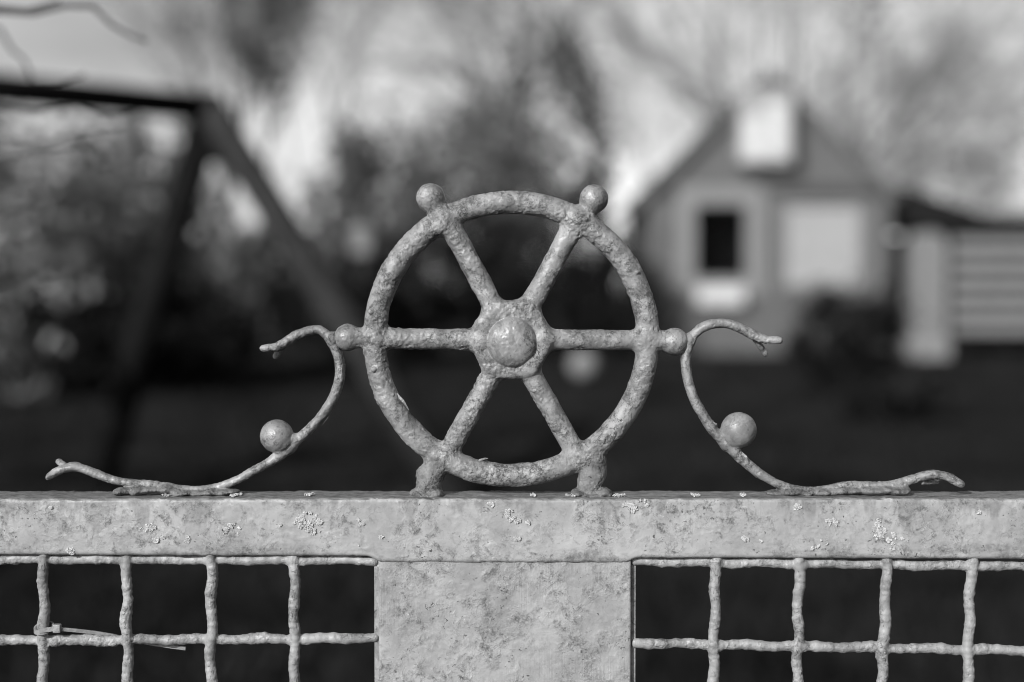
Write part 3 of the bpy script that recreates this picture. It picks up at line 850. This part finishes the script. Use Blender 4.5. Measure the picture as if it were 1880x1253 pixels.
# ---- wire mesh, a panel on each side of the plate
YM = YG + .0042
def wavef(axis, seed, ampl=.42, wl=27.0):
    def f(C):
        o = np.zeros_like(C); s = C[:, 2] if axis == 0 else C[:, 0]
        o[:, axis] = ampl * np.sin(s * 2 * math.pi / wl + seed * 1.7) + (vnoise(np.stack([s, s * 0 + seed * 9, s * 0], 1).astype(np.float32), 13, seed) - .5) * 1.1
        o[:, 1] = .35 * np.sin(s * 2 * math.pi / 84 + seed)
        return o
    return f
zlow = .075
pitch_m = S * .001 * 155.0
for side in (0, 1):
    if side == 0:
        bx0, bx1 = at(687, 1100, YM).x, at(699, 1100, YM).x
        tops = [(80, 80), (234, 235), (389, 388), (541, 541)]; rows = [((-60, 1026), (686, 1029)), ((-60, 1177), (688, 1172))]
        outer = -.565
    else:
        bx0, bx1 = at(1153, 1100, YM).x, at(1167, 1100, YM).x
        tops = [(1314, 1309), (1468, 1463), (1627, 1619), (1784, 1775)]; rows = [((1166, 1031), (1940, 1041)), ((1166, 1181), (1940, 1196))]
        outer = .565
    ztop = at(940, 1029, YM).z
    mf = MB().box(min(bx0, bx1), max(bx0, bx1), YG + .0048, YG + .0095, .07, ztop)
    mf = mf.build('mesh_edge_bar', M_wire, gate)
    sgn = -1 if side == 0 else 1
    xs_top = [(at(a, 1028, YM).x, at(b, 1250, YM).x) for a, b in tops]
    edge = xs_top[0] if side == 0 else xs_top[-1]
    xs_top.insert(0 if side == 0 else len(xs_top), (edge[0] + sgn * pitch_m, edge[1] + sgn * pitch_m))
    edge = xs_top[0] if side == 0 else xs_top[-1]
    zbot = at(940, 1253, YM).z - .012
    xfar = edge[0] + sgn * .02
    lo = (min(xfar, bx0, bx1) * MM - 1, YM * MM - 6, zbot * MM); hi = (max(xfar, bx0, bx1) * MM + 1, YM * MM + 6, ztop * MM + 4)
    f = Field(lo, hi, .42)
    rw = np.random.RandomState(50 + side)
    ends = []
    for j, (xa_, xb_) in enumerate(xs_top):
        zz = np.linspace(ztop + .003, zbot - .004, 26)
        ph = rw.rand() * 6.28
        sl = (xb_ - xa_) / (ztop - at(940, 1250, YM).z)
        q = [np.array([(xa_ + sl * (ztop - z)) * MM + .55 * math.sin(z * MM * 2 * math.pi / 27 + ph) + rw.normal() * .1, YM * MM - .5 + .9 * math.sin(z * MM * 2 * math.pi / 82 + j * math.pi), z * MM]) for z in zz]
        rr = 2.5 + rw.normal(size=26) * .13
        for k in range(25): f.capsule(q[k], q[k + 1], rr[k], rr[k + 1], 1 + j, 1.1)
        ends.append((q[-1] * .001, zlow))
    nv = len(xs_top)
    for j, (a, b) in enumerate(rows):
        pa = at(*a, YM + .001); pb = at(*b, YM + .001)
        if side == 0: pa, pb = pb, pa
        pe = pa + (pb - pa) * ((xfar - pa.x) / (pb.x - pa.x))
        q = []
        for k in range(34):
            p = np.array(pa.lerp(pe, k / 33.)) * MM
            q.append(p + np.array([0, .4 * math.sin(p[0] * 2 * math.pi / 84 + 1), .4 * math.sin(p[0] * 2 * math.pi / 31 + j * 2 + side) + rw.normal() * .1]))
        rr = 2.45 + rw.normal(size=34) * .16
        for k in range(33): f.capsule(q[k], q[k + 1], rr[k], rr[k + 1], 1 + nv + j, 1.1)
        # gobs of paint where wires cross
        for xa_, xb_ in xs_top:
            k = int(np.argmin([abs(p[0] - (xa_ + (xb_ - xa_) * j * .65) * MM) for p in q]))
            f.ellipsoid(q[k] + np.array([0, -.6, 0]), (2.9, 2.3, 2.9), 1 + nv + j, 1.2)
        MB().bar(q[-1] * .001, (outer, q[-1][1] * .001, q[-1][2] * .001), .0025, .0025, 8).build('wire', M_wire, mf, True)
    f.relief(.45, 30 + side * 7)
    V, Q, N, L = f.extract()
    for j in range(nv + len(rows)):
        v, q, nn = split(V, Q, N, L, 1 + j)
        if len(q): mesh_obj('wire', v, q, M_wire, mf, True, nn)
    for p, zl in ends:
        MB().bar(p, (p[0], p[1], zl), .0025, .0025, 8).build('wire', M_wire, mf, True)
    k = 1
    while abs(edge[0] + sgn * k * pitch_m) < .55:
        x = edge[0] + sgn * k * pitch_m
        MB().bar((x, YM - .0005, ztop), (x, YM - .0005, zlow), .0025, .0025, 8).build('wire', M_wire, mf, True); k += 1
    zr = (at(940, 1176, YM).z); k = 1
    first = None
    while zr - k * pitch_m > zlow + .02:
        z = zr - k * pitch_m
        if first is None:
            xi = bx0 if side == 0 else bx1
            first = MB().bar((xi, YM + .001, z), (outer, YM + .001, z), .0026, .0026, 8).build('wire', M_wire, mf, True)
            zf = z
        else:
            o = first.copy(); COL.objects.link(o); o.location.z = first.location.z + (z - zf)
        k += 1
    MB().box(min(outer, outer - sgn * .012) - .008, max(outer, outer - sgn * .012) + .008, YG, YG + .028, -.03, ZT - .0285).build('side_stile', M_plate, gate)
MB().box(-.548, .548, YG + .001, YG + .027, .05, .0745).build('bottom_rail', M_plate, gate)

# ---- wheel
def wheel():
    c = mm(938.5, 623); R = 251 * S; r = 21.3 * S
    yw = YW * MM
    f = Field((c[0] - 335 * S, yw - 19, ZT * MM - 3.0), (c[0] + 335 * S, yw + 15, c[2] + 305 * S), .5)
    f.torus(c, R, r, 1, 2.5)
    hub = mm(939, 624)
    ends = [(820, 402), (1061, 402), (1188, 625), (1059, 836), (820, 836), (690, 622)]
    for k, e in enumerate(ends):
        f.capsule(hub, mm(*e), 19.6 * S, 19.0 * S, 10 + k, 3.2)
    f.disc(hub, 72 * S, 7.0, 2.8, 2, 4.5)
    rh = np.random.RandomState(4)
    for t in np.linspace(0, 2 * math.pi, 11)[:-1]:
        t += rh.normal() * .18; q = rh.uniform(52, 60) * S
        f.ellipsoid(hub + np.array([q * math.cos(t), -6.0, q * math.sin(t)]), (rh.uniform(3, 5), rh.uniform(1.2, 2.2), rh.uniform(3, 5)), 2, 2.0)
    f.ellipsoid(mm(940, 628) + np.array([0, -6.4, 0]), (45 * S, 6.6, 46 * S), 3, .4)
    knobs = [(790.5, 363.5, 26.5), (1090.5, 365.5, 26.5), (1239, 628, 25.5), (1085, 878, 29), (787, 879, 29), (638, 620, 25)]
    for k, (x, y, rr) in enumerate(knobs):
        p = mm(x, y)
        d = c - p; d /= np.linalg.norm(d)
        if k in (3, 4):
            continue
        f.ellipsoid(p, (rr * S, rr * S, rr * S), 20 + k, .9)
        if k in (0, 1):
            f.capsule(p + d * 4, p + d * 14, 4.2, 6.4, 1, 2.6)
        else:
            f.capsule(p + d * 1, p + d * 10, 4.6, 5.6, 30 + k, 1.6)
    # the wheel's two feet: squat weld lumps that flare out on the rail
    zf = ZT * MM
    for k, (a, b, ra, rb, fl) in {3: ((1090, 846), (1082, 893), 24, 22, ((1108, 903, 13, 8, 9), (1118, 907, 8, 7, 6), (1060, 905, 12, 8, 8), (1091, 868, 22, 17, 24), (1086, 909, 30, 8, 6))),
                                  4: ((803, 846), (788, 893), 23, 22, ((768, 905, 14, 8, 8), (802, 905, 12, 8, 9), (785, 873, 22, 17, 22), (787, 890, 22, 17, 16), (786, 909, 30, 8, 6)))}.items():
        f.capsule(mm(*a), mm(*b), ra * S, rb * S, 20 + k, 2.5)
        for (x, y, rx, ry, rz) in fl:
            f.ellipsoid(mm(x, y) + np.array([0, -1.0, 0]), (rx * S, ry if ry < 10 else ry * S * 1.2, rz * S), 20 + k if rz > 12 else 30 + k, 1.8)
    # small drips and blisters on the rim
    for x, y, rr in ((683, 572, 1.6), (688, 678, 1.5), (690, 676, 1.2), (1168, 500, 1.3)):
        p = mm(x, y); f.ellipsoid(p + np.array([0, -r * .93, 0]), (rr, rr * .8, rr), 1, .8)
    f.relief(.66, 3, (20, 21, 3, 22, 25), .5)
    V, Q, N, L = f.extract()
    v, q, n = split(V, Q, N, L, 1)
    rim = mesh_obj('wheel_rim', v, q, M_wheel, gate, True, n)
    def sub(name, lab, mat):
        v, q, n = split(V, Q, N, L, lab)
        if len(q): return mesh_obj(name, v, q, mat, rim, True, n)
    sub('hub', 2, M_wheel); sub('hub_boss', 3, M_ball)
    for k in range(6): sub('spoke', 10 + k, M_wheel)
    for k in range(6):
        sub('knob' if k not in (3, 4) else 'foot_knob', 20 + k, M_ball if k in (0, 1, 2, 5) else M_weld)
        sub('weld_bead', 30 + k, M_weld if k in (3, 4) else M_wheel)
    return rim
wheel_rim = wheel()

# ---- scrolls
def scroll(path, prongs, ball, welds, seed, bw):
    yw = YW * MM
    P = [mm(x, y) for x, y, *_ in path]; Rr = [p[2] * S * (.86 if p[1] > 860 else 1.0) for p in path]
    # resample
    A_ = np.array(P); E = np.vstack([2 * A_[0] - A_[1], A_, 2 * A_[-1] - A_[-2]])
    pts = []; rad = []
    for k in range(1, len(E) - 2):
        for t in np.linspace(0, 1, 4, endpoint=False):
            a, b, c_, d = E[k - 1], E[k], E[k + 1], E[k + 2]
            pts.append(.5 * ((2 * b) + (c_ - a) * t + (2 * a - 5 * b + 4 * c_ - d) * t ** 2 + (3 * b - a - 3 * c_ + d) * t ** 3)); rad.append(Rr[k - 1] * (1 - t) + Rr[k] * t)
    pts.append(A_[-1]); rad.append(Rr[-1])
    pts = np.array(pts)
    lo = pts.min(0) - 12; hi = pts.max(0) + 12
    lo[1] = yw - 14; hi[1] = yw + 14; lo[2] = max(lo[2], ZT * MM - 2.5)
    f = Field(lo, hi, .45)
    n = len(pts)
    # the ends are split: the path's own ends lean towards the viewer, the prongs lean away
    for k in range(n):
        t = min(k, n - 1 - k) / 14.0
        if t < 1: pts[k, 1] -= 3.2 * (1 - t) ** 1.5
    for k in range(n - 1):
        f.capsule(pts[k], pts[k + 1], rad[k], rad[k + 1], 1, .6, 1.25)
    for (a, b, r) in prongs:
        pa = mm(*a) + np.array([0, 1.0, 0]); pb = mm(*b) + np.array([0, 5.0, 0])
        f.capsule(pa, pb, r * S, r * S * .95, 1, 1.0)
    b = mm(ball[0], ball[1]); f.ellipsoid(b, (ball[2] * S,) * 3, 2, .5)
    j = int(np.argmin(((pts - b) ** 2).sum(1)))
    d = pts[j] - b; L = np.linalg.norm(d); d /= L
    f.capsule(b + d * ball[2] * S * .8, pts[j], 5.2, 3.6, 3, 1.6)
    t_ = pts[min(j + 3, n - 1)] - pts[j]; t_ /= np.linalg.norm(t_)
    rs = np.random.RandomState(seed)
    for s in (-1, 1):
        f.ellipsoid(b + d * ball[2] * S * .82 + t_ * s * 4.8, (2.8, 3.4, 2.8), 3, 1.3)
    for (x0, x1, y, h) in welds:
        x = x0
        while x < x1:
            w = 8 + 8 * rs.rand()
            p = mm(x, y + rs.uniform(-2, 2)); f.ellipsoid(p + np.array([0, rs.uniform(-2, 1), 0]), (w * S * 1.2, 5 + rs.rand() * 1.5, h * S * rs.uniform(.8, 1.3)), 4, 1.4)
            x += w * 1.2
    kn = mm(*bw); f.ellipsoid(kn, (3.2, 4, 3.6), 5, 1.5)
    f.relief(.45, seed, (2,), .5)
    V, Q, N, L = f.extract()
    v, q, nn = split(V, Q, N, L, 1); o = mesh_obj('scroll', v, q, M_wheel, gate, True, nn)
    v, q, nn = split(V, Q, N, L, 2); mesh_obj('ball', v, q, M_ball, o, True, nn)
    for k in (3, 4, 5):
        v, q, nn = split(V, Q, N, L, k)
        if len(q): mesh_obj('weld_bead', v, q, M_weld, o, True, nn)
    return o
left_path = [(485, 639, 6), (507, 637, 8), (523, 630, 8.5), (545, 616, 8.3), (567, 608, 7.8), (587, 606, 7.5), (602, 618, 8), (614, 637, 8.6), (622, 659, 9), (624.5, 684, 9.2), (620, 710, 9.2),
    (609, 736, 9), (590, 764, 8.8), (567, 790, 8.8), (539, 815, 8.8), (507, 841, 8.8), (468, 863, 8.5), (436, 881, 8.3), (405, 893, 8), (363, 899, 7.5), (331, 897.5, 7.8), (299, 893, 8), (251, 888, 8.2),
    (210, 882, 8.6), (178, 871, 8.8), (152, 861, 8.6), (135, 857.5, 8.2), (117, 861.5, 7.8), (102, 868, 7.2), (92, 875, 5.8)]
right_path = [(1428, 625, 6.5), (1407, 624, 7.2), (1388, 618, 8), (1369, 608, 8), (1350, 599, 8), (1328, 594, 8), (1305, 596, 8), (1286, 604, 8.5), (1270, 620, 9), (1262, 642, 9), (1259, 665, 9), (1261, 688, 9),
    (1267, 713, 9), (1277, 739, 9.2), (1292, 764, 9.2), (1312, 793, 9.5), (1334, 815, 10), (1356, 838, 9.8), (1382, 860, 9.3), (1407, 878, 9), (1430, 890, 8.5), (1455, 897, 7.5), (1487, 900, 7), (1519, 898, 8),
    (1545, 893, 8.5), (1570, 891, 9), (1615, 892, 9), (1647, 889, 9.2), (1672, 881, 9), (1698, 873.5, 8.6), (1717, 871.5, 8.3), (1736, 874.5, 8.2), (1750, 881, 7.8), (1761, 888, 6.5)]
scroll_a = scroll(left_path, [((517, 638), (503, 655), 6.0), ((124, 862), (102, 850), 6.2)], (508, 801, 30.5), [(222, 330, 900, 7), (330, 440, 904, 5)], 5, (612, 622))
scroll_b = scroll(right_path, [((1388, 624), (1408, 650), 6.0), ((1722, 880), (1744, 875), 5.5), ((1695, 888), (1726, 888), 4.0)], (1356, 790, 33), [(1424, 1530, 904, 6), (1530, 1665, 900, 6.5)], 8, (1265, 625))

# ---- curled slivers of paint hanging from the edges
def sliver(parent, p, q, dy=0.0, w=.0007):
    a = at(*p, YW + dy); b = at(*q, YW + dy - .002); m_ = a.lerp(b, .5) + Vector((.0006, -.0012, .0005))
    V = []
    for c_, k in ((a, 1.0), (m_, .8), (b, .25)):
        V += [c_ + Vector((w * k * .6, 0, w * k)), c_ - Vector((w * k * .6, 0, w * k)), c_ + Vector((0, .0003, 0))]
    F = [(0, 3, 4, 1), (3, 6, 7, 4), (1, 4, 5, 2), (4, 7, 8, 5), (2, 5, 3, 0), (5, 8, 6, 3), (0, 1, 2), (6, 8, 7)]
    mesh_obj('paint_sliver', V, F, M_wheel, parent, False)
for p, q, dy in (((709, 556), (724, 534), -.001), ((727, 724), (751, 754), -.002), ((1113, 452), (1108, 468), 0), ((757, 810), (768, 818), 0), ((878, 846), (896, 842), -.002)):
    sliver(wheel_rim, p, q, dy)

for p, q, dy in (((612, 752), (590, 783), -.003), ((622, 664), (628, 690), -.001)):
    sliver(scroll_a, p, q, dy, .0005)
for p, q, dy in (((1361, 832), (1374, 850), -.002), ((1316, 786), (1310, 776), -.001)):
    sliver(scroll_b, p, q, dy, .0006)

# ---- lichen on the rail: tiny pale lobes, one object for each patch
rl = np.random.RandomState(91)
def lichen(px, py, w, h, n, mat=M_lichen, top=False):
    V = []; F = []
    n = int(n * 2.4)
    sd = rl.randint(1000)
    while n > 0:
        u, v = rl.uniform(-.5, .5, 2)
        q = np.array([[u * w, v * h, sd]], np.float32)
        if (u * u + v * v) * 4 > 1.05 or fbm(q, 9.0, 3, sd)[0] < .47 + .16 * (u * u + v * v) * 4: n -= .25; continue
        n -= 1
        u *= w; v *= h
        if top:
            c = at(px + u, 915, YG); c = Vector((c.x, YG + .002 + (v / h + .5) * .012, ZT + .0004 + .0006 * rl.rand()))
            nrm = Vector((rl.normal() * .4, rl.normal() * .4 - .3, 1)).normalized()
        else:
            c = at(px + u, py + v, YG); c.y -= .00015 + .00045 * rl.rand()
            nrm = Vector((rl.normal() * .38, -1, rl.normal() * .38)).normalized()
        r = .00028 + .00038 * rl.rand()
        X = nrm.orthogonal().normalized(); Y = nrm.cross(X); m = 6; b = len(V)
        V.append(c + nrm * .00012)
        for i_ in range(m):
            t = 6.283 * i_ / m + rl.rand() * .5; rr = r * (.5 + .9 * rl.rand())
            V.append(c + X * math.cos(t) * rr + Y * math.sin(t) * rr + nrm * (.00016 * rl.normal()))
        F += [(b, b + 1 + i_, b + 1 + (i_ + 1) % m) for i_ in range(m)]
    if F: mesh_obj('lichen_patch', V, F, mat, top_rail, False)
for a in ((567, 961, 58, 42, 320), (560, 950, 30, 26, 90), (425, 973, 34, 26, 130), (275, 971, 34, 16, 90), (292, 990, 26, 14, 60), (340, 990, 20, 14, 50), (937, 943, 22, 30, 120), (947, 955, 18, 14, 70), (936, 972, 16, 10, 50), (947, 990, 18, 14, 60),
          (1158, 932, 34, 20, 90), (1180, 926, 22, 18, 70), (900, 928, 18, 10, 35), (663, 957, 16, 22, 60), (700, 985, 10, 8, 20), (720, 958, 10, 8, 18), (1525, 960, 26, 16, 80), (1612, 972, 30, 40, 160), (1648, 996, 40, 30, 200), (1635, 985, 22, 14, 60), (1500, 1001, 44, 18, 90), (1463, 930, 14, 12, 35), (1800, 938, 20, 16, 60),
          (1367, 991, 16, 12, 35), (1395, 994, 5, 5, 14), (130, 1012, 18, 12, 60), (93, 933, 7, 6, 16), (485, 990, 12, 8, 20), (515, 964, 8, 6, 14), (968, 960, 10, 10, 22), (655, 1000, 10, 8, 15)):
    lichen(*a)
for a in ((565, 912, 26, 14, 60), (985, 909, 22, 10, 60), (1052, 909, 24, 12, 40), (1135, 908, 30, 12, 40), (1283, 905, 20, 6, 35), (1365, 904, 22, 6, 40), (430, 905, 24, 16, 60), (300, 905, 20, 10, 30)):
    lichen(*a, top=True)

# ---- cable tie round the mesh
tie = empty('cable_tie', at(78, 1157, YM)); tag(tie, 'cut cable tie painted grey, looped round a mesh wire at the left', 'cable tie')
def strap(name, pts, w, t):
    pts = [Vector(p) for p in pts]; V = []; F = []
    for k, p in enumerate(pts):
        d = (pts[min(k + 1, len(pts) - 1)] - pts[max(k - 1, 0)]).normalized()
        z = Vector((0, 0, 1)); z = (z - d * z.dot(d)).normalized(); nn = d.cross(z)
        for a, b in ((-1, -1), (1, -1), (1, 1), (-1, 1)):
            V.append(p + z * a * w / 2 + nn * b * t / 2)
    for k in range(len(pts) - 1):
        for e in range(4):
            F.append((4 * k + e, 4 * k + (e + 1) % 4, 4 * k + 4 + (e + 1) % 4, 4 * k + 4 + e))
    F += [(3, 2, 1, 0), tuple(len(V) - 4 + e for e in range(4))]
    return mesh_obj(name, V, F, M_tie, tie, False)
cx = at(80, 1157, YM)
loop = []
for k in range(25):
    t = -math.pi * .35 + k / 24 * math.pi * 1.75
    loop.append((cx.x + .0002 - math.sin(t + .3) * .0044, cx.y - math.cos(t + .3) * .0046, cx.z + .001 - .0012 * math.cos(t)))
strap('loop', loop, .0024, .0009)
h = at(105, 1154, YM - .004)
strap('band', [(cx.x - .0005, YM - .0051, cx.z + .0008), tuple(h)], .0022, .0009)
hb = MB().box(h.x - .0019, h.x + .0019, h.y - .0016, h.y + .0016, h.z - .0021, h.z + .0021)
hb = hb.build('head', M_tie, tie)
bv = hb.modifiers.new('bevel', 'BEVEL'); bv.width = .0005; bv.segments = 2
strap('tail', [tuple(at(x, y, YM + dy)) for x, y, dy in ((108, 1155, -.0035), (140, 1158, -.002), (175, 1162, .0018), (205, 1167, .0042), (250, 1177, .0052), (290, 1184, .0048), (318, 1188, .004), (341, 1191, .003))], .0017, .0010)
